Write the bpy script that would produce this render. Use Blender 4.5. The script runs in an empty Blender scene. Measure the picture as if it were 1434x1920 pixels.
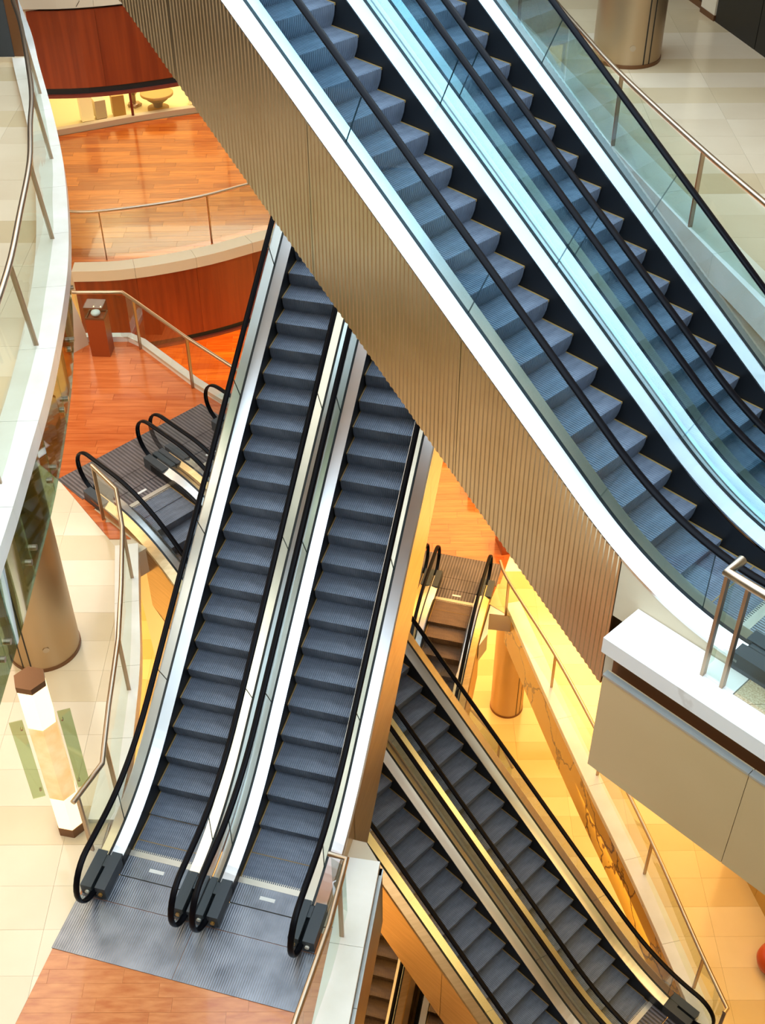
import bpy, bmesh, math, random
from mathutils import Vector, Matrix
random.seed(7)
SC = bpy.context.scene
COL = SC.collection

# ---------------------------------------------------------------- levels (m)
FM, F0, F1, F2, F3 = -12.6, -6.55, 0.0, 5.9, 11.8
EYE = 13.57

# ---------------------------------------------------------------- camera
cam = bpy.data.cameras.new('camera')
cam.sensor_fit = 'HORIZONTAL'
cam.sensor_width = 36.0
cam.lens = 2249.53 / 1434.0 * 36.0
cam.clip_end = 300
camo = bpy.data.objects.new('camera', cam)
COL.objects.link(camo)
pitch, roll = math.radians(40.91676), math.radians(-0.2387)
fw = Vector((0, math.cos(pitch), -math.sin(pitch)))
rt = Vector((1, 0, 0)); up = rt.cross(fw)
r2 = rt * math.cos(roll) + up * math.sin(roll)
u2 = -rt * math.sin(roll) + up * math.cos(roll)
mw = Matrix((r2, u2, -fw)).transposed().to_4x4()
mw.translation = Vector((0, 0, EYE))
camo.matrix_world = mw
SC.camera = camo

# ---------------------------------------------------------------- sky and view
SC.view_settings.view_transform = 'Standard'
SC.view_settings.look = 'None'
SC.view_settings.gamma = 1.0
SC.view_settings.use_curve_mapping = False
SC.view_settings.exposure = 0.0
wd = bpy.data.worlds.new('sky'); SC.world = wd
wd.use_nodes = True
bg = wd.node_tree.nodes['Background']
bg.inputs[0].default_value = (0.70, 0.86, 1.0, 1)
bg.inputs[1].default_value = 4.4

def area(name, loc, sx, sy, power, color, rot=(0, 0, 0), shape='RECTANGLE', spread=math.pi):
    L = bpy.data.lights.new(name, 'AREA')
    L.shape = shape; L.size = sx
    if shape == 'RECTANGLE': L.size_y = sy
    L.energy = power; L.color = color; L.spread = spread
    o = bpy.data.objects.new(name, L); COL.objects.link(o)
    o.location = loc; o.rotation_euler = rot
    return o
WARM = (1.0, 0.72, 0.40); GOLD = (1.0, 0.56, 0.18); SOFT = (1.0, 0.88, 0.72); AMBER = (1.0, 0.66, 0.25)
# ceiling lamps under the slabs of each storey, plus two added fill lights
area('lamp_left_upper', (-6.2, 13.5, F3 - .62), 3.0, 14, 330, SOFT)
area('lamp_right_upper', (7.6, 18.0, F3 - .62), 4.5, 12, 170, WARM)
area('lamp_left_middle', (-6.6, 11.0, F2 - .62), 3.2, 12, 460, SOFT)
area('fill_near_right', (5.6, 3.4, F2 - .62), 3.0, 4, 260, SOFT)  # added fill to brighten the white kerb by the near landing
area('lamp_back_middle', (-4.5, 29.5, F2 - .62), 8.0, 6, 215, SOFT)
area('lamp_landing_middle', (-8.0, 18.8, F2 - .62), 3.5, 5, 230, SOFT)
area('lamp_right_lower', (7.8, 13.5, F1 - .62), 4.0, 12, 560, (1.0, .63, .20))
area('fill_far_right_lower', (5.6, 22.5, F1 - .62), 3.0, 5, 1100, GOLD)  # added gold fill to warm the bottom escalators
area('lamp_back_lower', (-2.0, 29.5, F1 - .62), 12.0, 6, 1300, GOLD)
area('lamp_left_lower', (-6.6, 15.0, F1 - .62), 4.0, 12, 1100, AMBER)
area('lamp_right_basement', (6.0, 17.5, F0 - .62), 4.0, 12, 620, AMBER)
area('lamp_back_basement', (0.0, 27.5, F0 - .62), 12.0, 6, 1500, GOLD)
area('lamp_left_basement', (-7.0, 14.0, F0 - .62), 4.0, 12, 1300, GOLD)

# ---------------------------------------------------------------- materials
def lin(c):
    return tuple((x / 12.92 if x <= .04045 else ((x + .055) / 1.055) ** 2.4) for x in (v / 255 for v in c)) + (1,)
def N(nt, t, **kw):
    n = nt.nodes.new(t)
    for k, v in kw.items():
        if k.startswith('i_'): n.inputs[k[2:].replace('_', ' ')].default_value = v
        else: setattr(n, k, v)
    return n
def mat(name, c, rough=.5, metal=0., coat=0., spec=.5, emit=None, estr=0.):
    m = bpy.data.materials.new(name); m.use_nodes = True
    b = m.node_tree.nodes['Principled BSDF']
    b.inputs['Base Color'].default_value = lin(c)
    b.inputs['Roughness'].default_value = rough
    b.inputs['Metallic'].default_value = metal
    b.inputs['Coat Weight'].default_value = coat
    b.inputs['Specular IOR Level'].default_value = spec
    if emit:
        b.inputs['Emission Color'].default_value = lin(emit); b.inputs['Emission Strength'].default_value = estr
    return m
def ramp(nt, stops):
    r = nt.nodes.new('ShaderNodeValToRGB')
    e = r.color_ramp.elements
    e[0].position, e[0].color = stops[0][0], lin(stops[0][1])
    e[1].position, e[1].color = stops[-1][0], lin(stops[-1][1])
    for p, c in stops[1:-1]:
        x = e.new(p); x.color = lin(c)
    return r
def noisy(m, c1, c2, scale=(3, 3, 3), detail=4, bump=0., rnd=0., rough=None, lo=.3, hi=.7):
    nt = m.node_tree; b = nt.nodes['Principled BSDF']
    tc = N(nt, 'ShaderNodeTexCoord'); mp = N(nt, 'ShaderNodeMapping')
    mp.inputs['Scale'].default_value = scale
    nt.links.new(tc.outputs['Object'], mp.inputs['Vector'])
    vec = mp.outputs['Vector']
    oi = N(nt, 'ShaderNodeObjectInfo')
    if rnd:
        ad = N(nt, 'ShaderNodeVectorMath', operation='ADD'); sc = N(nt, 'ShaderNodeMath', operation='MULTIPLY')
        sc.inputs[1].default_value = 50
        nt.links.new(oi.outputs['Random'], sc.inputs[0]); nt.links.new(vec, ad.inputs[0]); nt.links.new(sc.outputs[0], ad.inputs[1])
        vec = ad.outputs[0]
    no = N(nt, 'ShaderNodeTexNoise'); no.inputs['Scale'].default_value = 1; no.inputs['Detail'].default_value = detail
    nt.links.new(vec, no.inputs['Vector'])
    fac = no.outputs['Fac']
    if rnd:
        mx = N(nt, 'ShaderNodeMath', operation='MULTIPLY_ADD'); mx.inputs[1].default_value = rnd; 
        s2 = N(nt, 'ShaderNodeMath', operation='SUBTRACT'); s2.inputs[1].default_value = .5
        nt.links.new(oi.outputs['Random'], s2.inputs[0]); nt.links.new(s2.outputs[0], mx.inputs[0]); nt.links.new(fac, mx.inputs[2])
        fac = mx.outputs[0]
    r = ramp(nt, [(lo, c1), (hi, c2)])
    nt.links.new(fac, r.inputs['Fac']); nt.links.new(r.outputs['Color'], b.inputs['Base Color'])
    if bump:
        bp = N(nt, 'ShaderNodeBump'); bp.inputs['Strength'].default_value = bump; bp.inputs['Distance'].default_value = .01
        nt.links.new(no.outputs['Fac'], bp.inputs['Height']); nt.links.new(bp.outputs['Normal'], b.inputs['Normal'])
    if rough:
        mr = N(nt, 'ShaderNodeMapRange'); mr.inputs['To Min'].default_value = rough[0]; mr.inputs['To Max'].default_value = rough[1]
        nt.links.new(no.outputs['Fac'], mr.inputs['Value']); nt.links.new(mr.outputs['Result'], b.inputs['Roughness'])
    return m
def glass(name, tint, refl=.10, edge=.6, rough=.02):
    m = bpy.data.materials.new(name); m.use_nodes = True; nt = m.node_tree
    for n in list(nt.nodes): nt.nodes.remove(n)
    out = N(nt, 'ShaderNodeOutputMaterial'); tr = N(nt, 'ShaderNodeBsdfTransparent'); gl = N(nt, 'ShaderNodeBsdfGlossy')
    tr.inputs[0].default_value = lin(tint); gl.inputs['Roughness'].default_value = rough
    lw = N(nt, 'ShaderNodeLayerWeight'); lw.inputs['Blend'].default_value = .35
    mr = N(nt, 'ShaderNodeMapRange'); mr.inputs['To Min'].default_value = refl; mr.inputs['To Max'].default_value = edge
    mx = N(nt, 'ShaderNodeMixShader')
    nt.links.new(lw.outputs['Fresnel'], mr.inputs['Value']); nt.links.new(mr.outputs['Result'], mx.inputs['Fac'])
    nt.links.new(tr.outputs[0], mx.inputs[1]); nt.links.new(gl.outputs[0], mx.inputs[2]); nt.links.new(mx.outputs[0], out.inputs['Surface'])
    return m
M = {}
M['step'] = noisy(mat('step_aluminium', (112, 119, 131), .42, .3), (98, 106, 120), (124, 132, 146), (14, 3, 3), 5, rough=(.38, .55))
M['stepbrown'] = noisy(mat('warm_lit_step', (120, 98, 80), .45, .3), (108, 88, 72), (132, 108, 88), (14, 3, 3), 5)  # step metal browned: warm light of the lowest storeys put into the colour
M['step_edge'] = mat('step_demarcation', (150, 118, 60), .55)
M['black'] = mat('black_skirt', (16, 17, 20), .45)
M['tray'] = mat('dark_truss', (10, 10, 11), .8)
M['rubber'] = mat('black_rubber_handrail', (8, 8, 13), .38, spec=.09)
M['steel'] = noisy(mat('brushed_steel', (205, 203, 200), .26, 1.), (200, 199, 196), (210, 208, 205), (2, 2, 2), 2)
M['deck'] = noisy(mat('satin_deck_steel', (224, 224, 224), .3, 1.), (220, 220, 219), (230, 229, 227), (2, 2, 2), 2)
M['ribbed'] = noisy(mat('ribbed_bronze_steel', (212, 190, 158), .29, 1.), (207, 184, 151), (217, 196, 165), (2, 2, 2), 3)
M['bronze'] = noisy(mat('satin_bronze_panel', (202, 172, 128), .3, 1.), (194, 164, 120), (210, 180, 136), (2, 2, 30), 3)
M['plate'] = noisy(mat('landing_plate_steel', (132, 136, 144), .34, .9), (112, 116, 124), (148, 152, 160), (2.5, 2.5, 2.5), 6, rough=(.28, .46))
M['inlet'] = mat('dark_inlet_cover', (62, 68, 74), .5, .2)
M['comb'] = mat('comb_aluminium', (205, 196, 180), .4, .8)
M['badge'] = mat('badge_print', (220, 220, 215), .5)
M['gold'] = mat('gold_sensor', (214, 160, 80), .3, .8)
M['white'] = mat('white_plastic', (226, 224, 214), .4)
M['chrome'] = mat('satin_chrome_rail', (190, 172, 150), .32, 1.)
M['post'] = mat('satin_steel_post', (176, 152, 128), .34, 1.)
M['eglass'] = glass('balustrade_glass', (243, 250, 250), .025, .22)
M['tglass'] = glass('teal_balustrade_glass', (229, 245, 249), .03, .22)
M['gedge'] = mat('glass_edge', (36, 62, 70), .3)
M['rglass'] = glass('railing_glass', (234, 244, 238), .03, .3)
M['fglass'] = glass('green_fascia_glass', (206, 220, 196), .16, .45)
M['pglass'] = glass('pale_green_plate', (222, 234, 208), .05, .3)
M['sglass'] = glass('shop_glass', (250, 248, 238), .03, .4)
M['kerb'] = noisy(mat('white_kerb_stone', (232, 228, 216), .3), (224, 219, 206), (240, 237, 228), (1.5, 1.5, 1.5), 4)
M['slabface'] = mat('cream_slab_paint', (214, 198, 170), .6)
M['cream'] = mat('cream_plaster', (222, 206, 176), .7)
M['ceil'] = mat('white_ceiling', (226, 220, 206), .8)
M['panelbeige'] = noisy(mat('beige_metal_panel', (216, 192, 144), .42, .25), (210, 186, 138), (221, 197, 150), (.6, .6, .6), 3)
M['lip'] = mat('grey_metal_lip', (188, 192, 188), .35, .7)
M['dark'] = mat('dark_reveal', (28, 24, 22), .6)
M['redlip'] = mat('red_brown_lip', (120, 44, 24), .5)
M['darkbronze'] = mat('dark_bronze_wall', (62, 55, 46), .5)
M['darkwall'] = mat('black_shopfront', (14, 13, 13), .35)
def tile(name, c1, c2):
    m = mat(name, c1, .14, 0, .15)
    return noisy(m, c1, c2, (.8, .8, .8), 5, rnd=.35, rough=(.1, .2))
M['tile'] = tile('cream_floor_tile', (218, 202, 174), (228, 214, 188))
M['tileb'] = tile('beige_floor_tile', (204, 185, 150), (214, 196, 162))
M['grout'] = mat('grout', (208, 193, 165), .8)
M['tiley'] = tile('gold_lit_cream_tile', (222, 192, 134), (230, 202, 146))  # cream tile yellowed: golden light of the lower storeys put into the colour
M['tileyb'] = tile('gold_lit_beige_tile', (210, 176, 112), (218, 186, 124))  # beige tile with the same golden light tinted in
def wood(name, c1, c2, c3, sc, rough=(.14, .26), rnd=.5):
    m = mat(name, c1, .2, 0, .25)
    return noisy(m, c1, c2, sc, 6, rnd=rnd, rough=rough, lo=.28, hi=.74)
M['plank'] = wood('orange_wood_plank', (172, 78, 20), (218, 122, 42), None, (1.4, 16, 3))
M['plankred'] = wood('red_wood_plank', (176, 82, 34), (206, 112, 56), None, (1.4, 14, 3), rnd=.3)
M['burl'] = wood('mottled_wood_plank', (186, 108, 62), (214, 142, 86), None, (4, 16, 3), rnd=.12)
M['veneer'] = noisy(mat('red_wood_veneer', (134, 48, 12), .35), (122, 40, 9), (150, 58, 18), (9, 9, .5), 5, rnd=.25)
M['subfloor'] = mat('dark_wood_gap', (90, 44, 18), .7)
M['column'] = noisy(mat('satin_bronze_column', (186, 160, 126), .36, .85), (184, 158, 124), (188, 162, 128), (1, 1, 1), 1)
M['groove'] = mat('dark_groove', (34, 28, 22), .6)
M['red'] = mat('orange_red_leather', (190, 66, 16), .4)
M['brown'] = mat('brown_metal', (122, 84, 54), .4, .6)
M['boxbrown'] = mat('red_brown_lacquer', (150, 66, 22), .4)
M['lamp'] = mat('lit_onyx_panel', (255, 230, 180), .5, emit=(255, 208, 140), estr=1.3)
_nt = M['lamp'].node_tree; _b = _nt.nodes['Principled BSDF']; _tc = N(_nt, 'ShaderNodeTexCoord'); _no = N(_nt, 'ShaderNodeTexNoise'); _no.inputs['Scale'].default_value = 3.5; _no.inputs['Detail'].default_value = 5
_r = ramp(_nt, [(.35, (248, 194, 112)), (.65, (255, 230, 172))]); _nt.links.new(_tc.outputs['Object'], _no.inputs['Vector']); _nt.links.new(_no.outputs['Fac'], _r.inputs['Fac']); _nt.links.new(_r.outputs['Color'], _b.inputs['Emission Color'])
_b.inputs['Emission Strength'].default_value = .75; _b.inputs['Base Color'].default_value = lin((190, 160, 120))
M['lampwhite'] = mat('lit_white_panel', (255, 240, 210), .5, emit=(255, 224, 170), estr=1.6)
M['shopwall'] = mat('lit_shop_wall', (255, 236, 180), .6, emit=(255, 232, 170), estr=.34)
M['tan'] = mat('tan_lacquer', (200, 160, 90), .5)
M['shopfloor'] = mat('shop_floor', (240, 224, 170), .3)
def marble(name, base, vein, scale, wid=.03):
    m = mat(name, base, .22, 0, .1); nt = m.node_tree; b = nt.nodes['Principled BSDF']
    tc = N(nt, 'ShaderNodeTexCoord'); no = N(nt, 'ShaderNodeTexNoise'); no.inputs['Scale'].default_value = 1.7; no.inputs['Detail'].default_value = 6
    ad = N(nt, 'ShaderNodeVectorMath', operation='MULTIPLY_ADD'); ad.inputs[1].default_value = (.9, .9, .9)
    nt.links.new(tc.outputs['Object'], no.inputs['Vector']); nt.links.new(no.outputs['Color'], ad.inputs[0]); nt.links.new(tc.outputs['Object'], ad.inputs[2])
    vo = N(nt, 'ShaderNodeTexVoronoi', feature='DISTANCE_TO_EDGE'); vo.inputs['Scale'].default_value = scale
    nt.links.new(ad.outputs[0], vo.inputs['Vector'])
    r = ramp(nt, [(.0, vein), (wid * .4, vein), (wid, base), (1., base)])
    nt.links.new(vo.outputs['Distance'], r.inputs['Fac']); nt.links.new(r.outputs['Color'], b.inputs['Base Color'])
    return m
M['marble'] = marble('white_marble', (240, 238, 232), (226, 222, 214), .45, .015)
M['ymarble'] = marble('yellow_marble', (204, 158, 66), (112, 76, 28), .9, .035)
M['speckle'] = noisy(mat('speckled_stone', (196, 170, 130), .3), (168, 136, 92), (214, 196, 160), (60, 60, 60), 2)
def stripes(m, axis, pitch, depth, dark=0):
    nt = m.node_tree; b = nt.nodes['Principled BSDF']
    tc = N(nt, 'ShaderNodeTexCoord'); w = N(nt, 'ShaderNodeTexWave', bands_direction=axis); w.inputs['Scale'].default_value = 1 / pitch * .314159 * 1.0
    nt.links.new(tc.outputs['Object'], w.inputs['Vector'])
    if dark:
        mr = N(nt, 'ShaderNodeMapRange'); mr.inputs['To Min'].default_value = 1 - dark; nt.links.new(w.outputs['Fac'], mr.inputs['Value'])
        ms = N(nt, 'ShaderNodeVectorMath', operation='SCALE'); src = b.inputs['Base Color'].links[0].from_socket
        nt.links.new(src, ms.inputs[0]); nt.links.new(mr.outputs['Result'], ms.inputs['Scale']); nt.links.new(ms.outputs[0], b.inputs['Base Color'])
    bp = N(nt, 'ShaderNodeBump'); bp.inputs['Strength'].default_value = .5; bp.inputs['Distance'].default_value = depth
    nt.links.new(w.outputs['Fac'], bp.inputs['Height']); nt.links.new(bp.outputs['Normal'], b.inputs['Normal'])
M['plate_ribbed'] = noisy(mat('ribbed_landing_plate', (112, 104, 106), .42, .45), (98, 92, 94), (124, 116, 118), (2.5, 2.5, 2.5), 6)
stripes(M['plate'], 'Y', .030, .003)
stripes(M['plate_ribbed'], 'Y', .066, .008, .6)

# ---------------------------------------------------------------- mesh helpers
class MB:
    def __init__(s): s.v = []; s.f = []; s.m = []; s.sm = []
    def add(s, vs, fs, mi=0, smooth=False):
        o = len(s.v); s.v += [tuple(v) for v in vs]
        for f in fs: s.f.append(tuple(i + o for i in f)); s.m.append(mi); s.sm.append(smooth)
    def box(s, x0, x1, y0, y1, z0, z1, mi=0):
        v = [(x, y, z) for z in (z0, z1) for y in (y0, y1) for x in (x0, x1)]
        s.add(v, [(0, 2, 3, 1), (4, 5, 7, 6), (0, 1, 5, 4), (2, 6, 7, 3), (0, 4, 6, 2), (1, 3, 7, 5)], mi)
    def prism(s, poly, z0, z1, mi=0, mis=None):
        n = len(poly)
        if sum(poly[i][0] * poly[(i + 1) % n][1] - poly[(i + 1) % n][0] * poly[i][1] for i in range(n)) < 0: poly = poly[::-1]
        v = [(p[0], p[1], z0) for p in poly] + [(p[0], p[1], z1) for p in poly]
        s.add(v, [tuple(range(n - 1, -1, -1))], mi)
        s.add(v, [tuple(range(n, 2 * n))], mi)
        s.add(v, [(i, (i + 1) % n, n + (i + 1) % n, n + i) for i in range(n)], mi if mis is None else mis)
    def quads(s, rows, mi=0, smooth=False, close=False):
        n = len(rows[0]); v = [p for r in rows for p in r]; f = []
        for i in range(len(rows) - 1):
            for j in range(n if close else n - 1):
                k = (j + 1) % n
                f.append((i * n + j, i * n + k, (i + 1) * n + k, (i + 1) * n + j))
        s.add(v, f, mi, smooth)
    def tube(s, pts, r, n=10, mi=0, caps=True):
        rows = []; P = [Vector(p) for p in pts]
        prev = None
        for i, p in enumerate(P):
            d = (P[min(i + 1, len(P) - 1)] - P[max(i - 1, 0)]).normalized()
            a = prev if prev is not None else (Vector((0, 0, 1)) if abs(d.z) < .9 else Vector((1, 0, 0)))
            a = (a - d * a.dot(d)).normalized(); prev = a; b = d.cross(a)
            rows.append([tuple(p + (a * math.cos(t) + b * math.sin(t)) * r) for t in [2 * math.pi * k / n for k in range(n)]])
        s.quads(rows, mi, True, True)
        if caps:
            s.add(rows[0], [tuple(range(n - 1, -1, -1))], mi); s.add(rows[-1], [tuple(range(n))], mi)
    def bar(s, p0, p1, w, d, side, mi=0):
        # rectangular bar from p0 to p1; w along side, d across
        p0, p1 = Vector(p0), Vector(p1); ax = (p1 - p0).normalized(); a = Vector(side); a = (a - ax * a.dot(ax)).normalized(); b = ax.cross(a)
        v = [tuple(p + a * sa * w / 2 + b * sb * d / 2) for p in (p0, p1) for sa, sb in ((-1, -1), (1, -1), (1, 1), (-1, 1))]
        s.add(v, [(3, 2, 1, 0), (4, 5, 6, 7), (0, 1, 5, 4), (1, 2, 6, 5), (2, 3, 7, 6), (3, 0, 4, 7)], mi)
    def mesh(s, name, mats):
        me = bpy.data.meshes.new(name)
        me.from_pydata(s.v, [], s.f)
        for m in (mats if isinstance(mats, (list, tuple)) else [mats]): me.materials.append(m)
        me.polygons.foreach_set('material_index', s.m); me.polygons.foreach_set('use_smooth', s.sm)
        bm = bmesh.new(); bm.from_mesh(me); bmesh.ops.recalc_face_normals(bm, faces=bm.faces); bm.to_mesh(me); bm.free()
        me.update()
        return me
    def build(s, name, mats, parent=None, loc=None):
        return link(name, s.mesh(name, mats), parent, loc)
def link(name, me, parent=None, loc=None):
    o = bpy.data.objects.new(name, me); COL.objects.link(o)
    if parent: o.parent = parent
    if loc is not None: o.location = loc
    return o
def tag(o, label=None, cat=None, group=None, kind=None):
    if label: o['label'] = label
    if cat: o['category'] = cat
    if group: o['group'] = group
    if kind: o['kind'] = kind
    return o
def empty(name, loc=(0, 0, 0), rz=0, scale=1.):
    o = bpy.data.objects.new(name, None); COL.objects.link(o)
    o.location = loc; o.rotation_euler = (0, 0, rz); o.scale = (scale,) * 3
    return o
def struct(name, mb, mats, parent=None):
    o = mb.build(name, mats, parent)
    if parent is None: o['kind'] = 'structure'
    return o
def resample(pts, step):
    P = [Vector(p) for p in pts]; out = [P[0]]
    for a, b in zip(P, P[1:]):
        n = max(1, round((b - a).length / step))
        out += [a.lerp(b, k / n) for k in range(1, n + 1)]
    return out
def smoothpts(pts, step=.3):
    # Catmull-Rom through the points, then even steps
    P = [Vector((p[0], p[1])) for p in pts]; P = [2 * P[0] - P[1]] + P + [2 * P[-1] - P[-2]]; dense = []
    for i in range(1, len(P) - 2):
        for k in range(12):
            t = k / 12; a, b, c, d = P[i - 1:i + 3]
            dense.append(.5 * ((2 * b) + (c - a) * t + (2 * a - 5 * b + 4 * c - d) * t * t + (3 * b - a - 3 * c + d) * t ** 3))
    dense.append(P[-2])
    L = [0]
    for a, b in zip(dense, dense[1:]): L.append(L[-1] + (b - a).length)
    n = max(2, round(L[-1] / step)); out = []; j = 0
    for k in range(n + 1):
        s = L[-1] * k / n
        while j < len(L) - 2 and L[j + 1] < s: j += 1
        t = (s - L[j]) / max(L[j + 1] - L[j], 1e-9)
        out.append(dense[j].lerp(dense[j + 1], min(1, t)))
    return out
def offset(pts, d):
    # shift a 2-D polyline to its left by d
    out = []
    for i, p in enumerate(pts):
        a = pts[max(i - 1, 0)]; b = pts[min(i + 1, len(pts) - 1)]
        t = (Vector(b) - Vector(a)).normalized(); out.append(Vector((p[0] - t.y * d, p[1] + t.x * d)))
    return out
def clip(poly, x0, x1, y0, y1):
    def cut(P, f, isect):
        R = []
        for i in range(len(P)):
            a, b = P[i - 1], P[i]
            if f(b):
                if not f(a): R.append(isect(a, b))
                R.append(b)
            elif f(a): R.append(isect(a, b))
        return R
    def ix(x): return lambda a, b: (x, a[1] + (b[1] - a[1]) * (x - a[0]) / (b[0] - a[0]))
    def iy(y): return lambda a, b: (a[0] + (b[0] - a[0]) * (y - a[1]) / (b[1] - a[1]), y)
    P = [tuple(p) for p in poly]
    for f, g in ((lambda p: p[0] >= x0, ix(x0)), (lambda p: p[0] <= x1, ix(x1)), (lambda p: p[1] >= y0, iy(y0)), (lambda p: p[1] <= y1, iy(y1))):
        if len(P) < 3: return []
        P = cut(P, f, g)
    R = []
    for p in P:
        if not R or abs(p[0] - R[-1][0]) + abs(p[1] - R[-1][1]) > 1e-4: R.append(p)
    if len(R) > 1 and abs(R[0][0] - R[-1][0]) + abs(R[0][1] - R[-1][1]) < 1e-4: R.pop()
    n = len(R)
    if n < 3 or abs(sum(R[i][0] * R[(i + 1) % n][1] - R[(i + 1) % n][0] * R[i][1] for i in range(n))) < .01: return []
    return R
def paving(parent, poly, z, box, dx, dy, matf, name, ang=0., gap=.004, brick=.5, jit=0.):
    """loose pieces (tiles or planks) laid over a floor polygon, each its own mesh"""
    c, s = math.cos(ang), math.sin(ang); ox, oy = box[0], box[2]
    loc = [((p[0] - ox) * c + (p[1] - oy) * s, -(p[0] - ox) * s + (p[1] - oy) * c) for p in poly]
    x1, y1 = box[1] - ox, box[3] - oy; j = 0; y = 0.
    while y < y1 - .01:
        x = -dx * ((j * brick) % 1.0) - (random.random() * dx * jit)
        while x < x1:
            r = clip(loc, max(x, 0) + gap / 2, min(x + dx, x1) - gap / 2, y + gap / 2, y + dy - gap / 2)
            if r:
                cx = sum(p[0] for p in r) / len(r); cy = sum(p[1] for p in r) / len(r)
                mb = MB(); mb.prism([(p[0] - cx, p[1] - cy) for p in r], -.02, random.uniform(-.0008, .0008))
                o = mb.build(name, matf(j), parent, (ox + cx * c - cy * s, oy + cx * s + cy * c, z))
                o.rotation_euler = (0, 0, ang)
            x += dx
        y += dy; j += 1

# ---------------------------------------------------------------- atrium outline (x, y), shared by all storeys
LEFT = smoothpts([(-3.55, -8), (-3.56, -2), (-3.57, 3), (-3.57, 6), (-3.58, 8.3), (-3.62, 9.6), (-3.69, 11.05), (-3.88, 12.88), (-4.07, 14.09), (-4.36, 15.45), (-4.7, 16.82),
                  (-5.16, 18.38), (-5.8, 20.4), (-6.27, 21.94), (-6.95, 23.85)], .35)
BACK = smoothpts([(-6.95, 23.85), (-6.0, 23.9), (-5.0, 24.16), (-3.85, 24.64), (-2.32, 25.5), (-.6, 26.0), (1.0, 25.6)], .35)
K0 = (EYE - F0) / (EYE + 6.3); K1 = (EYE - F0) / (EYE + 6.4)
RIGHT = smoothpts([(1.0, 25.6), (1.75, 24.0), (2.1, 22.6), (2.6, 20.6), (3.05, 18.7), (3.5, 16.75), (4.06, 14.5), (4.62, 12.4), (5.14, 10.13), (5.3, 9.0)], .35)
def xy(l): return [(p[0], p[1]) for p in l]

# ---------------------------------------------------------------- floors and ceilings
def slab(name, poly, z, mtop, mface, mceil, thick=.55):
    mb = MB(); n = len(poly)
    mb.prism(poly, z - thick, z - .02, 0)
    me = mb.mesh(name, [mtop, mface, mceil])
    for p in me.polygons:
        p.material_index = 0 if p.normal.z > .5 else (2 if p.normal.z < -.5 else 1)
    o = link(name, me); o['kind'] = 'structure'
    return o
def tilemat(seed, a='tile', b='tileb'):
    rr = random.Random(seed); tab = [rr.random() < .42 for _ in range(80)]
    return lambda j: M[b] if tab[j % 80] else M[a]

# storey F3 (where the camera stands): only its underside matters
p3a = [(-14, -8)] + [(p.x, p.y) for p in LEFT] + xy(BACK)[1:] + [(1.0, 40), (-14, 40)]
slab('floor', p3a, F3, M['grout'], M['slabface'], M['ceil'])
p3b = [(14, -8), (14, 40), (1.0, 40)] + xy(RIGHT) + [(5.3, -8)]
slab('floor', p3b, F3, M['grout'], M['slabface'], M['ceil'])
mb = MB(); mb.prism([(-3.55, -8), (5.3, -8), (5.3, -.25), (-3.55, -.25)], F3 - .55, F3)
struct('floor', mb, [M['cream']])

# storey F2
LEFTi, BACKi, RIGHTi = offset(LEFT, .26), offset(BACK, .18), offset(RIGHT, .18)
p2a = [(-14, -8)] + xy(LEFTi) + xy(BACKi)[1:] + [(1.0, 40), (-14, 40)]
f2a = slab('floor', p2a, F2, M['grout'], M['slabface'], M['ceil'])
UH = Vector((.692, -.722)); UL_ = Vector((.722, .692)); UP = Vector((-.222, 11.865))
def upt(s, t): p = UP + UH * s + UL_ * t; return (p.x, p.y)
kerbA, kerbB = upt(4.86, -1.70), upt(16.5, -1.70)
p2b = xy(RIGHTi)[:-2] + [(5.35, 10.0), upt(4.86, 2.1), upt(4.86, 1.84), upt(5.98, 1.84), upt(5.98, -1.18), upt(4.86, -1.18), upt(4.86, -1.6), upt(16.5, -1.6), (14, -4), (14, 40), (1.0, 40)]
f2b = slab('floor', p2b, F2, M['grout'], M['slabface'], M['ceil'])
paving(f2a, p2a, F2, (-8.2, -3.0, 5.0, 24.2), 1.2, .62, tilemat(3), 'floor_tile', brick=0, gap=.003)
paving(f2b, p2b, F2, (1.8, 9.2, 11.8, 28.0), 1.2, .64, tilemat(5), 'floor_tile', brick=0, gap=.003)
paving(f2b, [upt(6.03, -1.455), upt(14, -1.455), upt(14, 3), upt(7.2, 3), upt(7.2, -1.2), upt(6.03, -1.2)], F2 + .018, (2.0, 8.0, -2.0, 8.0), .6, .6, lambda j: M['speckle'], 'stone_tile', brick=0)

# storey F1
LH = Vector((math.cos(-.7887), math.sin(-.7887))); LL = Vector((-LH.y, LH.x)); LP = Vector((1.5837, 10.979)); LSIG = 1.0361
def lpt(s, t): p = LP + LH * s + LL * t; return (p.x, p.y)
MH = Vector((-.2659, -.9640)); ML = Vector((.9640, -.2659)); MP = Vector((-1.375, 15.804))
def mpt(s, t): p = MP + MH * s + ML * t; return (p.x, p.y)
ls0 = (-4.7531 - F0) / .7084
left1 = [(-3.54, 9.35), (-3.52, 10.3), (-3.56, 11.1), (-3.66, 12.23), (-3.87, 13.5), (-4.08, 14.8)]
mend = [mpt(6.2, 2.9), mpt(6.2, 2.70), mpt(7.49, 2.70), mpt(7.49, -.34)]
kr = [(-2.9, -8.0), (-.05, 8.72)]
p1a = [(-14, -8), kr[0], kr[1]] + mend + [(p[0] - .1, p[1]) for p in left1] + [lpt(-6.6, -1.5), lpt(-6.6, -1.24), lpt(-7.96, -1.24), lpt(-7.96, 1.9), lpt(-6.6, 1.9), lpt(-6.6, 2.0), (-2.45, 18.45), (-3.6, 19.55), (-4.86, 20.98), (-5.2, 21.22), (-6.6, 21.22), (-7.6, 22.4), (-7.1, 23.95)] + xy(BACKi)[1:] + [(1.0, 40), (-14, 40)]
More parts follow.
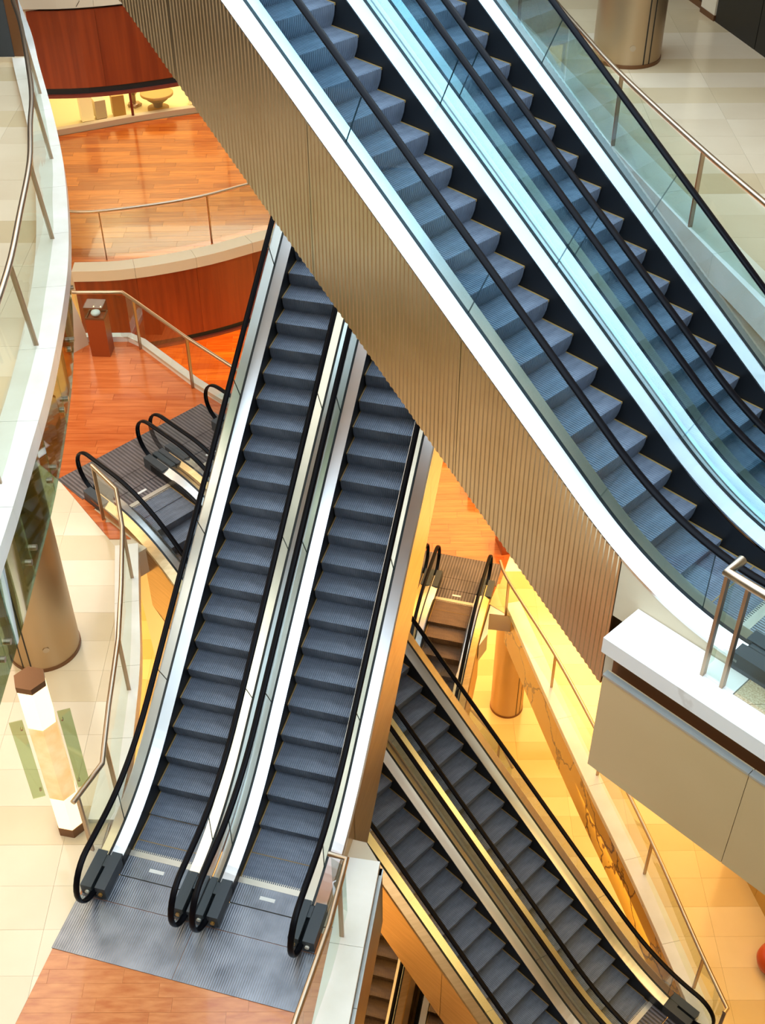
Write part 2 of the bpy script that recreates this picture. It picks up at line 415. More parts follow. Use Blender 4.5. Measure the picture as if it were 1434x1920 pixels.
f1a = slab('floor', p1a, F1, M['grout'], M['slabface'], M['ceil'])
p1b = [(5.6, -8), (14, -8), (14, 40), (1.0, 40)] + xy(RIGHT)[:18] + [(4.6, 16.5), (5.4, 13.0), (5.7, 9.0)]
f1b = slab('floor', p1b, F1, M['cream'], M['slabface'], M['ceil'])
wt = [(-4.35, 6.35), (-3.86, 8.15)]    # stone / timber line by the near landing
tl1 = [(-9, 2), (-5.55, 2), (-4.35, 6.35), (-3.7, 8.9), (-3.66, 9.4)] + [(p[0] - .1, p[1]) for p in left1[1:]] + [lpt(-6.9, -1.62), (-5.72, 16.5), (-9, 20.0)]
paving(f1a, tl1, F1, (-7.8, -3.3, 5.4, 17.8), 1.2, .605, tilemat(11), 'floor_tile', brick=0, gap=.003)
wl1 = [(-4.36, 6.3), (-5.0, 4.0), (-1.0, 4.0), (-.62, 6.0), (-.42, 8.0), mpt(7.6, 2.75), mpt(7.6, -.36), (-3.70, 8.9)]
paving(f1a, wl1, F1, (-4.9, -.2, 4.6, 9.6), .9, .18, lambda j: M['burl'], 'floor_plank', jit=.4, gap=.002)
wl2 = [lpt(-6.9, -1.6), lpt(-6.62, -1.3), lpt(-8.05, -1.3), lpt(-8.05, 1.92), lpt(-6.62, 1.92), lpt(-6.6, 2.0), (-2.45, 18.45), (-3.6, 19.55), (-4.86, 20.98), (-5.2, 21.22), (-7.6, 21.22), (-7.6, 18.5), (-5.74, 16.52)]
paving(f1a, wl2, F1, (-7.3, -2.2, 15.0, 21.3), 1.4, .21, lambda j: M['plankred'], 'floor_plank', jit=.5, brick=.37)
wl3 = [(-10, 24.2), (-7.3, 23.9), (-7.1, 23.95)] + xy(BACKi)[1:] + [(1, 33.9), (-2, 33.6), (-5, 32.8), (-6.74, 32.17), (-8.78, 31.24), (-10, 30.8)]
paving(f1a, wl3, F1, (-8.9, -1.2, 23.7, 33.4), 1.5, .25, lambda j: M['plank'], 'floor_plank', ang=.035, jit=.5, brick=.37)

# storey F0
KAZ, KS, KP = math.radians(-105.4198), 1.03, Vector(mpt(-3.82, -.138))
KH = Vector((math.cos(KAZ), math.sin(KAZ))); KL = Vector((-KH.y, KH.x)); ks0 = (F0 - FM) / .7016
def kpt(s, t): p = KP + KH * s + KL * t; return (p.x, p.y)
p0a = [(-14, -8), (-3.6, -8)] + xy(LEFT)[2:-24] + [(-6.6, 20.6), (-6.6, 26.8), (-5.2, 27.2), (-1.5, 26.0), (-1.3, 22.0), (-1.1, 19.6), kpt(.2, -.45), kpt(.2, -.38), kpt(-1.36, -.38), kpt(-1.36, 2.82), kpt(.2, 2.82), (2.40, 18.95), (2.48, 19.6)] + [(p.x * K0 + .2, p.y * K0) for p in RIGHT if p.y < 19.4][:-3] + [(5.2, 9.35), lpt(ls0 + 1.0, 1.95), lpt(ls0 + 1.0, -1.25), lpt(ls0 + .2, -1.3), (2.2, -8), (14, -8), (14, 40), (-14, 40)]
f0 = slab('floor', p0a, F0, M['grout'], M['slabface'], M['ceil'])
rt0 = [(2.5, 19.9)] + [(p.x * K0, p.y * K0) for p in RIGHT if p.y < 19.4] + [(5.1, 9.3), (4.5, 9.2), (3.4, 8.0), (9, 7.5), (9, 22), (3.3, 22)]
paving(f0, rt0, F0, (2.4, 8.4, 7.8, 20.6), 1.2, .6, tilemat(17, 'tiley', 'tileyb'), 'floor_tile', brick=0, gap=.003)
paving(f0, [(-1.2, 21.2), kpt(-1.45, -.33), kpt(-1.45, 2.86), kpt(.1, 2.86), (2.5, 19.6), (3.2, 21.8), (3.2, 28), (-1.2, 28)], F0, (-1.2, 3.3, 18.4, 27.0), 1.4, .24, lambda j: M['plankred'], 'floor_plank', jit=.5)
paving(f0, [(-9, 26.9), (-5.2, 27.25), (-2.5, 26.5), (-2.5, 35), (-9, 35)], F0, (-8.6, -3.0, 26.9, 34.0), 1.5, .3, lambda j: M['plank'], 'floor_plank', ang=.035, jit=.5)
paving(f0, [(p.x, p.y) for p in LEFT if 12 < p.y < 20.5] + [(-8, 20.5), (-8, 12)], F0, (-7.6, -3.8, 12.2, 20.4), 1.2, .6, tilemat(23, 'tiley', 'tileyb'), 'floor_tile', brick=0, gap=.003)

# storey F-1
FS = -18.8
pm = [(-14, -8), mpt(18, 2.45), mpt(-1.75, 2.45), mpt(-1.75, 4.2), mpt(18, 4.2), (14, -8), (14, 40), (-14, 40)]
fm = slab('floor', pm, FM, M['grout'], M['slabface'], M['ceil'])
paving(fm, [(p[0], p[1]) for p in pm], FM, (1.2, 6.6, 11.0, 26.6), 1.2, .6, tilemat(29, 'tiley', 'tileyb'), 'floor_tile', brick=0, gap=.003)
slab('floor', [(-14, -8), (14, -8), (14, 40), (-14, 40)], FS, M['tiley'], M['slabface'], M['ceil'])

# outer walls
for nm, b in (('wall_left', (-14.2, -14, -8, 40)), ('wall_right', (14, 14.2, -8, 40)), ('wall_back', (-14.2, 14.2, 40, 40.2)), ('wall_front', (-14.2, 14.2, -8.2, -8))):
    mb = MB(); mb.box(b[0], b[1], b[2], b[3], FS - .5, F3 + .3); struct(nm, mb, [M['cream']])

mb = MB(); mb.box(-9.6, -9.4, 3, 24, F2, F3 - .55); struct('wall_left_unseen', mb, [M['darkbronze']])  # unseen wall, added to darken the reflection in the ribbed side panels

# ---------------------------------------------------------------- kerbs, fascias
def band(mb, inner, outer, z0, z1, mi=0):
    rows = [[(o[0], o[1], z0), (o[0], o[1], z1), (i[0], i[1], z1), (i[0], i[1], z0)] for i, o in zip(inner, outer)]
    mb.quads(rows, mi, False, True)
    mb.add(rows[0], [(0, 1, 2, 3)], mi); mb.add(rows[-1], [(3, 2, 1, 0)], mi)
def kerb(name, line, width, z0, z1, m, every=4, side=1, gap=.006):
    """stones along a line: the line is the atrium edge, the stone reaches `width` away from it"""
    line = [Vector((p[0], p[1])) for p in line]; inn = offset(line, width * side)
    root = empty(name); root['kind'] = 'structure'
    for i in range(0, len(line) - 1, every):
        a = line[i:i + every + 1]; b = inn[i:i + every + 1]
        a = [a[0].lerp(a[1], gap / max((a[1] - a[0]).length, .01))] + a[1:]; b = [b[0].lerp(b[1], gap / max((b[1] - b[0]).length, .01))] + b[1:]
        mb = MB(); band(mb, b, a, z0, z1); mb.build('kerb_stone', m, root)
    return root
kerb('trim_1', LEFT, .42, F2 - .14, F2 + .08, M['kerb'], 4)
kerb('trim_2', BACK, .36, F2 - .14, F2 + .06, M['slabface'], 4)
kerb('trim_3', RIGHT[:-3], .42, F2 - .3, F2 + .08, M['kerb'], 5)
kerb('trim_4', smoothpts(left1, .35), .38, F1 - .2, F1 + .08, M['kerb'], 4)
kerb('trim_5', BACK, .42, F1 - .2, F1 + .06, M['slabface'], 4)
kerb('trim_6', resample([(-2.45, 18.45), (-3.6, 19.55), (-4.86, 20.98), (-5.2, 21.22), (-6.3, 21.22)], .5), .16, F1 - .3, F1 + .12, M['kerb'], 4)
kerb('trim_7', resample([(kr[0][0], kr[0][1]), kr[1]], .6), .42, F1 - .1, F1 + .06, M['kerb'], 2)
r0 = [p * K0 for p in RIGHT if p.y < 19.75]
kerb('trim_8', r0, .34, F0 - .07, F0 + .08, M['kerb'], 5)
# marble cladding below the right-hand kerb of F0
def fascia(name, line, z0, z1, m, every, thick=.05, piece='stone_panel', side=1, inset=.04):
    line = [Vector((p[0], p[1])) for p in line]; a_ = offset(line, inset * side); b_ = offset(line, (inset + thick) * side)
    root = empty(name); root['kind'] = 'structure'
    for i in range(0, len(line) - 1, every):
        a = a_[i:i + every + 1]; b = b_[i:i + every + 1]
        if len(a) < 2: continue
        a = [a[0].lerp(a[1], .012)] + a[1:]; b = [b[0].lerp(b[1], .012)] + b[1:]
        mb = MB(); band(mb, b, a, z0, z1); mb.build(piece, m, root)
    return root
fascia('trim_9', r0, F0 - 1.22, F0 - .09, M['ymarble'], 5)
# red timber bulkheads under the back balconies
for k, (zt, nm) in enumerate(((F2, 'wall_back_upper'), (F1, 'wall_back_lower'))):
    w = fascia(nm, BACK, zt - (1.72 if k == 0 else 1.95), zt - .2, M['veneer'], 4, piece='veneer_panel', inset=.06); dz = .23 if k == 0 else 0.
    b1 = offset(BACK, .03); b2 = offset(BACK, .12); b0 = offset(BACK, .1)
    mb = MB(); band(mb, b2, b0, zt - 2.08 + dz, zt - 1.95 + dz); band(mb, offset(BACK, .17), offset(BACK, .125), zt - 2.0 + dz, zt - .2); mb.build('dark_reveal', M['dark'], w)
    mb = MB(); band(mb, b2, b1, zt - 2.14 + dz, zt - 2.08 + dz); mb.build('bottom_lip', M['redlip'], w)
# plain face below the right kerb of F2
fascia('trim_10', RIGHT[:-3], F2 - .9, F2 - .32, M['slabface'], 5, piece='fascia_panel', inset=.08)
# green glass skirt under the left balcony of F2
gl = [p for p in LEFT if 5.0 < p.y < 21]
root = empty('glass_skirt'); tag(root, 'green tinted glass skirt with steel studs hanging under the curved left balcony', 'glass skirt')
for i in range(0, len(gl) - 1, 4):
    a = offset(gl, .20)[i:i + 5]; b = offset(gl, .215)[i:i + 5]
    if len(a) < 2: continue
    a[0] = a[0].lerp(a[1], .03); b[0] = b[0].lerp(b[1], .03)
    mb = MB(); band(mb, b, a, F2 - 1.5, F2 - .16); mb.build('glass_panel', M['fglass'], root)
    for e in (0, -1):
        p = offset(gl, .16)[i:i + 5][e]; p2 = offset(gl, .23)[i:i + 5][e]; t = .12 if e == 0 else -.12
        for z in (F2 - .45, F2 - 1.2):
            mb = MB(); mb.tube([(p.x, p.y + t, z), (p2.x, p2.y + t, z)], .035, 10); mb.build('stud', M['chrome'], root)

# ---------------------------------------------------------------- near right landing edge of F2: marble kerb, beige metal fascia
def vbox(mb, a, b, n, d0, d1, z0, z1, mi=0):
    a, b, n = Vector(a), Vector(b), Vector(n)
    P = [a + n * d0, b + n * d0, b + n * d1, a + n * d1]
    mb.prism([(p.x, p.y) for p in P], z0, z1, mi)
NU = -UL_      # outward (towards the atrium)
root = empty('trim_11'); root['kind'] = 'structure'
for k in range(5):
    mb = MB(); vbox(mb, upt(4.88 + k * 2.0, -1.46), upt(4.88 + k * 2.0 + 1.992, -1.46), NU, 0, .26, F2 - .16, F2 + .02); mb.build('kerb_stone', M['marble'], root)
mb = MB(); vbox(mb, upt(4.88, -1.222), upt(6.02, -1.222), NU, 0, .236, F2 - .16, F2 + .02); mb.build('kerb_stone', M['marble'], root)
root = empty('trim_12'); root['kind'] = 'structure'
mb = MB(); vbox(mb, upt(4.96, -1.22), upt(15, -1.22), NU, .2, .4, F2 - .5, F2 - .16); mb.build('dark_recess', M['brown'], root)
for k in range(6):
    a, b = upt(4.97 + k * 1.5, -1.22), upt(4.97 + k * 1.5 + 1.494, -1.22)
    mb = MB(); vbox(mb, a, b, NU, .46, .55, F2 - 1.62, F2 - .36, 0); vbox(mb, a, b, NU, .49, .56, F2 - .36, F2 - .335, 1)
    mb.build('fascia_panel', [M['panelbeige'], M['lip']], root)
# beige fascia below the kerb beside the near landing on F1
root = empty('trim_13'); root['kind'] = 'structure'
ka, kb = Vector(kr[0]), Vector(kr[1]); kd = (kb - ka).normalized(); kn = Vector((kd.y, -kd.x))
for k in range(8):
    a, b = kb - kd * (k * 1.9 + 1.892), kb - kd * (k * 1.9)
    mb = MB(); vbox(mb, a, b, kn, -.06, .03, F1 - 1.38, F1 - .13, 0); vbox(mb, a, b, kn, -.06, .045, F1 - .13, F1 - .1, 1)
    mb.build('fascia_panel', [M['bronze'], M['lip']], root)
mb = MB(); vbox(mb, kb - kd * .1, kb, -kn, -.03, .5, F1 - 1.38, F1 - .1); mb.build('end_panel', M['bronze'], root)

# ---------------------------------------------------------------- escalators
W2 = .43
def escalator(name, loc, az, H, m, x0, left, right, ribbed, side_m, dzb, scale, label, group, seams, up_ext=.25, lo=0., lo_clad=-.4, deckm='deck', outm='deck', stm='step'):
    """one escalator; local x runs downhill from the lower knuckle, y across, z up"""
    root = empty(name, loc, az, scale); tag(root, label, 'escalator', group)
    XT = -H / m; cs = 1 / math.sqrt(1 + m * m)
    def zp(x, b):
        if x >= b: return 0.
        if x > -b: return m * (b - x) ** 2 / (4 * b)
        if x > XT + b: return -m * x
        if x > XT - b: return H - m * (x - XT + b) ** 2 / (4 * b)
        return H
    xs = [XT - 1.15 - up_ext] + [XT - 1.1 + .1 * k for k in range(22)] + [XT + 1.2 + (-.0 - XT - 2.4) * k / 6 for k in range(1, 6)] + [-1.1 + .1 * k for k in range(20)]
    xs = [x for x in xs if x < .85 + lo - .01] + [.85 + lo]
    def sweep(prof, b=.9, x_a=None, x_b=None):
        X = [x for x in xs if (x_a is None or x > x_a + 1e-3) and (x_b is None or x < x_b - 1e-3)]
        if x_a is not None: X = [x_a] + X
        if x_b is not None: X = X + [x_b]
        return [[(x, y, zp(x, b) + dz) for y, dz in prof] for x in X]
    def strip(nm, prof, mt, **kw):
        mb = MB(); rows = sweep(prof, **kw); mb.quads(rows, 0, False, True)
        n = len(prof); mb.add(rows[0], [tuple(range(n))]); mb.add(rows[-1], [tuple(range(n - 1, -1, -1))])
        return mb.build(nm, mt, root)
    # steps: ribbed tread and riser
    me = STEP[stm]
    a = x0 / cs; aT = XT / cs
    while a < .95 + lo: a += .4
    while a > aT - 1.05 - up_ext:
        a -= .4
        x = a if a > 0 else (a * cs if a > aT else XT + (a - aT))
        o = link('step', me, root, (x, 0, zp(x, .22)))
    mb = MB(); mb.quads([[(x, -.44, zp(x, .4) - .42), (x, .44, zp(x, .4) - .42)] for x in xs]); mb.build('step_tray', M['tray'], root)
    for s, kind in ((-1, left), (1, right)):
        yo = .79 if kind == 'outer' else .739
        strip('skirt_panel', [(s * .452, -.4), (s * .452, .17), (s * .466, .17), (s * .466, -.4)], M['black'], b=.6)
        strip('inner_deck', [(s * .452, .172), (s * .600, .205), (s * .600, .185), (s * .452, .152)], M[deckm])
        strip('glass_gasket', [(s * .600, .215), (s * .632, .215), (s * .632, .10), (s * .600, .10)], M['black'])
        strip('outer_deck', [(s * .632, .205), (s * (yo - .02), .15), (s * yo, .13), (s * yo, .10), (s * .632, .17)], M[outm])
        # dark covers where the handrail goes in
        for e in (0, 1):
            ex = (lambda x: x + lo) if e == 0 else (lambda x: XT - up_ext - x)
            z0 = 0 if e == 0 else H
            mb = MB(); xa, xb = sorted((ex(.80), ex(1.34)))
            mb.box(xa, xb, min(s * .452, s * .590), max(s * .452, s * .590), z0, z0 + .215)
            mb.box(xa, xb, min(s * .640, s * yo), max(s * .640, s * yo), z0, z0 + .20)
            mb.box(min(ex(.8), ex(1.02)), max(ex(.8), ex(1.02)), min(s * .585, s * .645), max(s * .585, s * .645), z0, z0 + .2)
            cv = mb.build('handrail_inlet', M['inlet'], root)
            for yy, mt in ((s * .52, 'gold'), (s * .70, 'white')):
                mb = MB(); x = ex(1.342); mb.tube([(x, yy, z0 + .10), (ex(1.365), yy, z0 + .10)], .028, 10); mb.build('sensor', M[mt], cv)
        # handrail loop
        B = .8; HZ = .90
        pts = []
        R = .40
        def loop(e):
            ex = (lambda x: x + lo) if e == 0 else (lambda x: XT - up_ext - x)
            z0 = 0 if e == 0 else H
            L = [(ex(1.25 + R * math.sin(t)), z0 + HZ - R + R * math.cos(t)) for t in [math.pi * k / 14 for k in range(15)]]
            return L + [(ex(1.12), z0 + HZ - 2 * R + .002), (ex(1.0), z0 + HZ - 2 * R + .03)]
        up_ = loop(1)[::-1]; lo_ = loop(0)
        mid = [(x, zp(x, B) + HZ) for x in xs if XT - up_ext - 1.2 < x < 1.2] + [(x, zp(x, B) + HZ) for x in (1.0 + lo, 1.15 + lo) if x > .86 + lo]
        path = up_ + mid + lo_
        prof = [(-.034, -.012), (-.040, .0), (-.038, .012), (-.026, .022), (0, .025), (.026, .022), (.038, .012), (.040, 0), (.034, -.012), (.02, -.008), (-.02, -.008)]
        rows = []
        for i, p in enumerate(path):
            q0, q1 = path[max(i - 1, 0)], path[min(i + 1, len(path) - 1)]
            dx, dz = q1[0] - q0[0], q1[1] - q0[1]; l = math.hypot(dx, dz) or 1
            nx, nz = -dz / l, dx / l
            rows.append([(p[0] + nx * h, s * .615 + y, p[1] + nz * h) for y, h in prof])
        mb = MB(); mb.quads(rows, 0, True, True); mb.build('handrail', M['rubber'], root)
        # glass balustrade panels
        def zt(x):
            if x > 1.25 + lo: return HZ - R + math.sqrt(max((R - .015) ** 2 - (x - 1.25 - lo) ** 2, 0))
            xe = XT - up_ext - 1.25
            if x < xe: return H + HZ - R + math.sqrt(max((R - .015) ** 2 - (x - xe) ** 2, 0))
            return zp(x, B) + HZ - .012
        def zb(x):
            if x > 1.25 + lo: return HZ - R - math.sqrt(max((R - .015) ** 2 - (x - 1.25 - lo) ** 2, 0))
            xe = XT - up_ext - 1.25
            if x < xe: return H + HZ - R - math.sqrt(max((R - .015) ** 2 - (x - xe) ** 2, 0))
            if x > .86 + lo: return .115
            if x < XT - up_ext - .86: return H + .115
            return zp(x, .9) + .19
        cuts = [XT - up_ext - 1.635] + [c for c in seams if XT - .6 < c < .5] + [1.635 + lo]
        for ca, cb in zip(cuts, cuts[1:]):
            n = max(6, int((cb - ca) / .1)); rows = []
            for k in range(n + 1):
                u = k / n; x = ca + .006 + (cb - ca - .012) * u
                sl = .34 if XT + .5 < x < -.5 else 0
                wa = (1 - u) ** 2 if XT + .5 < ca < -.5 else 0; wb = u ** 2 if XT + .5 < cb < -.5 else 0
                b_, t_ = zb(x), zt(x)
                col = []
                for v in (0, .25, .5, .75, 1):
                    xx = x + .34 * (wa + wb) * (t_ - b_) * v
                    zz = b_ + (t_ - b_) * v - (m * (xx - x) if sl or wa or wb else 0)
                    col.append((xx, s * .615, min(zz, zt(xx))))
                rows.append(col)
            mb = MB(); mb.quads(rows)
            for col, dx in ((rows[0], -.004), (rows[-1], .004)): mb.quads([[(p[0] + dx, p[1] + q, p[2]) for p in col] for q in (-.006, .006)], 1)
            mb.build('glass_panel', [M['tglass' if ribbed else 'eglass'], M['gedge']], root)
        # side cladding
        if kind == 'outer':
            def zlow(x): return max(zp(x, .3) + dzb[0] + dzb[1] * x, -9)
            n = max(1, round((lo_clad - XT) / 1.86)); w = (lo_clad - XT) / n
            for k in range(n):
                xa, xb = XT + k * w + .004, XT + (k + 1) * w - .004
                mb = MB(); X = []
                if ribbed:
                    x = xa
                    while x < xb - .03:
                        X += [(x, 0), (x + .014, 0), (x + .021, .009), (x + .039, .009), (x + .046, 0)]; x += .0535
                    X.append((xb, 0))
                else:
                    X = [(xa + (xb - xa) * q / 8, 0) for q in range(9)]
                yy = s * yo
                mb.quads([[(x, yy + s * d, zlow(x)), (x, yy + s * d, zp(x, .9) + .128)] for x, d in X])
                X2 = [xa + (xb - xa) * q / 6 for q in range(7)]
                mb.quads([[(x, yy - s * .03, zp(x, .9) + .12), (x, yy - s * .03, zlow(x)), (x, yy, zlow(x))] for x in X2])
                mb.build('side_panel', M[side_m], root)
            # low plain side faces at both landings
            for xa, xb in ((lo_clad + .004, .82 + lo), (XT - up_ext - .82, XT - .004)):
                q = sorted([xa, xb] + [x for x in xs if xa < x < xb]); z0 = -.25 if xa > -2 else H - .25
                mb = MB(); mb.quads([[(x, s * (yo - .004), z0), (x, s * (yo - .004), zp(x, .9) + .125)] for x in q])
                mb.build('end_panel', M['cream' if ribbed else side_m], root)
        mb = MB(); X = [XT + (lo_clad - XT) * q / 10 for q in range(11)]
        mb.quads([[(x, 0, zp(x, .3) + dzb[0] + dzb[1] * x), (x, s * yo, zp(x, .3) + dzb[0] + dzb[1] * x)] for x in X]); mb.build('soffit_panel', M['bronze'], root)
    # landings
    yl = .79 if left == 'outer' else .747; yr = .79 if right == 'outer' else .747
    for e in (0, 1):
        ex = (lambda x: x + lo) if e == 0 else (lambda x: XT - up_ext - x)
        z0 = 0 if e == 0 else H
        def bx(mb, a, b, ya, yb, za, zb_): mb.box(min(ex(a), ex(b)), max(ex(a), ex(b)), ya, yb, z0 + za, z0 + zb_)
        mb = MB(); bx(mb, .62, .97, -.448, .448, -.05, .014); cp = mb.build('comb_plate', M['plate_ribbed' if H > 6.05 or stm != 'step' else 'plate'], root)
        mb = MB(); 
        for k in range(32):
            y = -.42 + .0271 * k; bx(mb, .565, .622, y - .006, y + .006, -.02, .010)
        bx(mb, .60, .68, -.448, .448, .0, .0165); mb.build('comb', M['comb'], cp)
        mb = MB(); bx(mb, .795, .845, -.10, .10, .014, .0155)
        for k in range(8): bx(mb, .808, .834, -.085 + .022 * k, -.085 + .022 * k + .010, .0155, .0162)
        mb.build('badge', M['badge'], cp)
        mb = MB(); bx(mb, .985, 1.36, -yl, yr, -.05, .012); bx(mb, 1.368, 2.12, -yl - (.0 if left == 'mid' else .03), yr + (.0 if right == 'mid' else .03), -.05, .012)
        mb.build('landing_plate', M['plate_ribbed' if H > 6.05 or stm != 'step' else 'plate'], root)
    return root

def make_step(mt):
    mb = MB(); n = 32; p = .89 / n; d = .41
    # tread ribs along x, riser ribs along z; nosing at x = 0, tread runs to -d
    rows_x = [-d, -.004]; prof = []
    for k in range(n):
        y = -.445 + k * p
        prof += [(y + p * .08, -.007), (y + p * .22, 0), (y + p * .72, 0), (y + p * .86, -.007)]
    mb.quads([[(-d, y, z) for y, z in prof], [(-.003, y, z) for y, z in prof]], 0)
    # riser, slightly hollow
    rr = []
    for zz, xo in ((0, -.003), (-.05, -.006), (-.11, -.016), (-.17, -.034), (-.24, -.066)):
        rr.append([(xo + z * 1.0, y, zz + (z if zz == 0 else 0)) for y, z in prof])
    mb.quads(rr, 0)
    for s in (-1, 1):
        y0, y1 = sorted((s * .433, s * .447))
        mb.box(-d, -.002, y0, y1, -.02, .0025, 1)
        mb.add([(-d, s * .444, 0), (0, s * .444, 0), (-.02, s * .444, -.12), (-.07, s * .444, -.24), (-d, s * .444, -.24)], [(0, 1, 2, 3, 4)], 0)
    mb.box(-d - .004, -d + .006, -.444, .444, -.012, .0015, 1)
    return mb.mesh('step', [M[mt], M['step_edge']])
STEP = {'step': make_step('step'), 'stepbrown': make_step('stepbrown')}

def v3(xyp, z): return (xyp[0], xyp[1], z)
hs = .3275
seams = [.36 - 1.7 * k for k in range(14)]
usm = [.36, -.84, -2.50, -4.08, -5.7, -7.3]
# upper pair (F2 up to F3), blue-lit
UAZ, UM, us0 = math.radians(-46.1963), .70140, 5.026
# side order: local +y is the lateral direction l; the left-hand unit of U has its outer side at -y
escalator('escalator', v3(upt(us0, -W2), F2), UAZ, F3 - F2, UM, -us0, 'outer', 'mid', True, 'ribbed', (-1.47, 0), 1.,
          'uppermost escalator with ribbed bronze side panels, rising from the white marble edge', 'upper pair of escalators', usm)
escalator('escalator', v3(upt(us0, -W2 + 1.5), F2), UAZ, F3 - F2, UM, .0376 - us0, 'mid', 'outer', True, 'ribbed', (-1.47, 0), 1.,
          'far one of the upper blue-lit escalators, next to the upper right floor', 'upper pair of escalators', usm)
# middle pair (F1 up to F2)
MAZ, ms0 = math.radians(-105.4198), 6.525
escalator('escalator', v3(mpt(ms0, W2), F1), MAZ, F2 - F1, UM, -ms0, 'outer', 'mid', False, 'bronze', (-1.5, -.05), 1.,
          'left one of the two long central escalators ending on the plate by the cream tiles', 'central pair of escalators', seams)
escalator('escalator', v3(mpt(ms0, W2 + 1.5), F1), MAZ, F2 - F1, UM, 1.1402 - ms0, 'mid', 'outer', False, 'bronze', (-1.83, -.153), 1.,
          'right one of the two long central escalators, ending beside the white kerb', 'central pair of escalators', seams)
# lower pair (F0 up to F1), passing under the central pair
LM, ls0 = .7084, (-4.7531 - F0) / .7084
escalator('escalator', v3(lpt(ls0, -W2 * LSIG), F0), -.7887, (F1 - F0) / LSIG, LM, (-.0269 - ls0) / LSIG, 'outer', 'mid', False, 'bronze', (-1.33, 0), LSIG,
          'lower escalator passing under the central pair, its orange bronze side showing at the bottom', 'lower pair of escalators', seams, lo=-.45, outm='bronze')
escalator('escalator', v3(lpt(ls0, (1.5 - W2) * LSIG), F0), -.7887, (F1 - F0) / LSIG, LM, (-2.4873 - ls0) / LSIG, 'mid', 'outer', False, 'bronze', (-1.33, 0), LSIG,
          'lower escalator along the yellow floor, ending at the lower right beside the marble-faced railing', 'lower pair of escalators', seams, lo=-.45, outm='bronze')
# bottom pair (F-1 up to F0)
escalator('escalator', v3(kpt(ks0, W2 * KS), FM), KAZ, (F0 - FM) / KS, .7016, -.22, 'outer', 'mid', False, 'bronze', (-1.2, 0), KS,
          'bottom escalator mostly hidden behind the central pair, one handrail loop showing on the orange floor', 'bottom pair of escalators', seams, outm='bronze', up_ext=.35, stm='stepbrown')
escalator('escalator', v3(kpt(ks0, (W2 + 1.5) * KS), FM), KAZ, (F0 - FM) / KS, .7016, -.05, 'mid', 'outer', False, 'bronze', (-1.2, 0), KS,
          'bottom escalator with striped top landing, on the orange floor right of the central pair', 'bottom pair of escalators', seams, outm='bronze', up_ext=.35, stm='stepbrown')
q0 = -.46 + (FM - FS) / .7016
escalator('escalator', v3(mpt(q0, 3.33), FS), KAZ, FM - FS, .7016, -.1, 'outer', 'outer', False, 'bronze', (-1.2, 0), 1.,
          'deepest escalator, a sliver of brown steps under the orange bronze side at the bottom edge', None, seams, outm='bronze', stm='stepbrown')

# ---------------------------------------------------------------- railings
def railing(label, line, z, posts, h=1.12, rr=.036, inset=0., gap=True, post=True, zglass=.07, step=.25, extra=None):
    root = empty('railing', (line[0][0], line[0][1], z)); tag(root, label, 'railing')
    off = Vector((line[0][0], line[0][1]))
    P = resample([Vector((p[0], p[1])) - off for p in line], step)
    cum = [0]
    for a, b in zip(P, P[1:]): cum.append(cum[-1] + (b - a).length)
    def at(s):
        s = min(max(s, 0), cum[-1])
        for i in range(len(P) - 1):
            if s <= cum[i + 1] + 1e-9: return P[i].lerp(P[i + 1], (s - cum[i]) / max(cum[i + 1] - cum[i], 1e-9)), (P[i + 1] - P[i]).normalized()
    def near(q):
        q = Vector((q[0], q[1])) - off; best = None
        for i in range(len(P) - 1):
            d = P[i + 1] - P[i]; t = min(1, max(0, (q - P[i]).dot(d) / d.dot(d))); p = P[i].lerp(P[i + 1], t); e = (p - q).length
            if best is None or e < best[0]: best = (e, cum[i] + d.length * t)
        return best[1]
    ps = sorted(near(q) for q in posts)
    ins = offset(P, inset) if inset else P
    mb = MB(); mb.tube([(p[0], p[1], h) for p in ins], rr, 12); mb.build('handrail', M['chrome'], root)
    for s in ps:
        p, t = at(s); n = Vector((-t.y, t.x))
        mb = MB(); q = p + n * inset
        mb.bar((p.x, p.y, -.02), (q.x, q.y, h - rr * .6), .055, .03, (n.x, n.y, 0))
        po = mb.build('post', M['post'], root)
    ends = sorted(set([0.] + ps + [cum[-1]])) if not extra else sorted(set([0.] + ps + [near(q) for q in extra] + [cum[-1]]))
    for a, b in zip(ends, ends[1:]):
        if b - a < .12: continue
        n = max(2, int((b - a) / step)); rows = []
        for k in range(n + 1):
            p, t = at(a + .03 + (b - a - .06) * k / n); q = p + Vector((-t.y, t.x)) * (inset * .9)
            rows.append([(p.x, p.y, zglass), (q.x, q.y, h - rr - .03)])
        mb = MB(); mb.quads(rows); mb.build('glass_panel', M['rglass'], root)
    return root
RL2 = smoothpts([(-5.93, 20.4), (-5.51, 19.15), (-4.82, 16.7), (-4.56, 15.45), (-4.31, 14.27), (-4.12, 12.88), (-3.97, 11.72), (-3.88, 10.45), (-3.8, 9.22), (-3.78, 7.0)], .3)
railing('curved glass railing with bronze rail on the white left balcony edge', RL2, F2, [(-5.5, 19.15), (-4.82, 16.7), (-4.31, 14.27), (-3.97, 11.72), (-3.8, 9.22)], h=1.14, inset=-.1)
RR2 = smoothpts([(1.9, 24.2), (2.6, 21.5), (3.08, 18.95), (3.45, 17.06), (4.1, 14.52), (4.75, 12.3), (5.25, 10.3)], .3)
railing('long glass railing in front of the upper right floor with the column', RR2, F2, [(2.45, 22.0), (3.45, 17.06), (4.1, 14.52), (4.75, 12.3)], h=1.14, extra=[(3.02, 19.4)])
railing('short end of a glass railing with thick rail standing on the white marble edge', [(2.83, 6.88), (2.68, 6.74), (4.2, 5.15), (8.0, 1.2)], F2 + .02, [(2.69, 6.73), (2.82, 6.59), (4.3, 5.05)], h=1.17, rr=.042, zglass=.03)
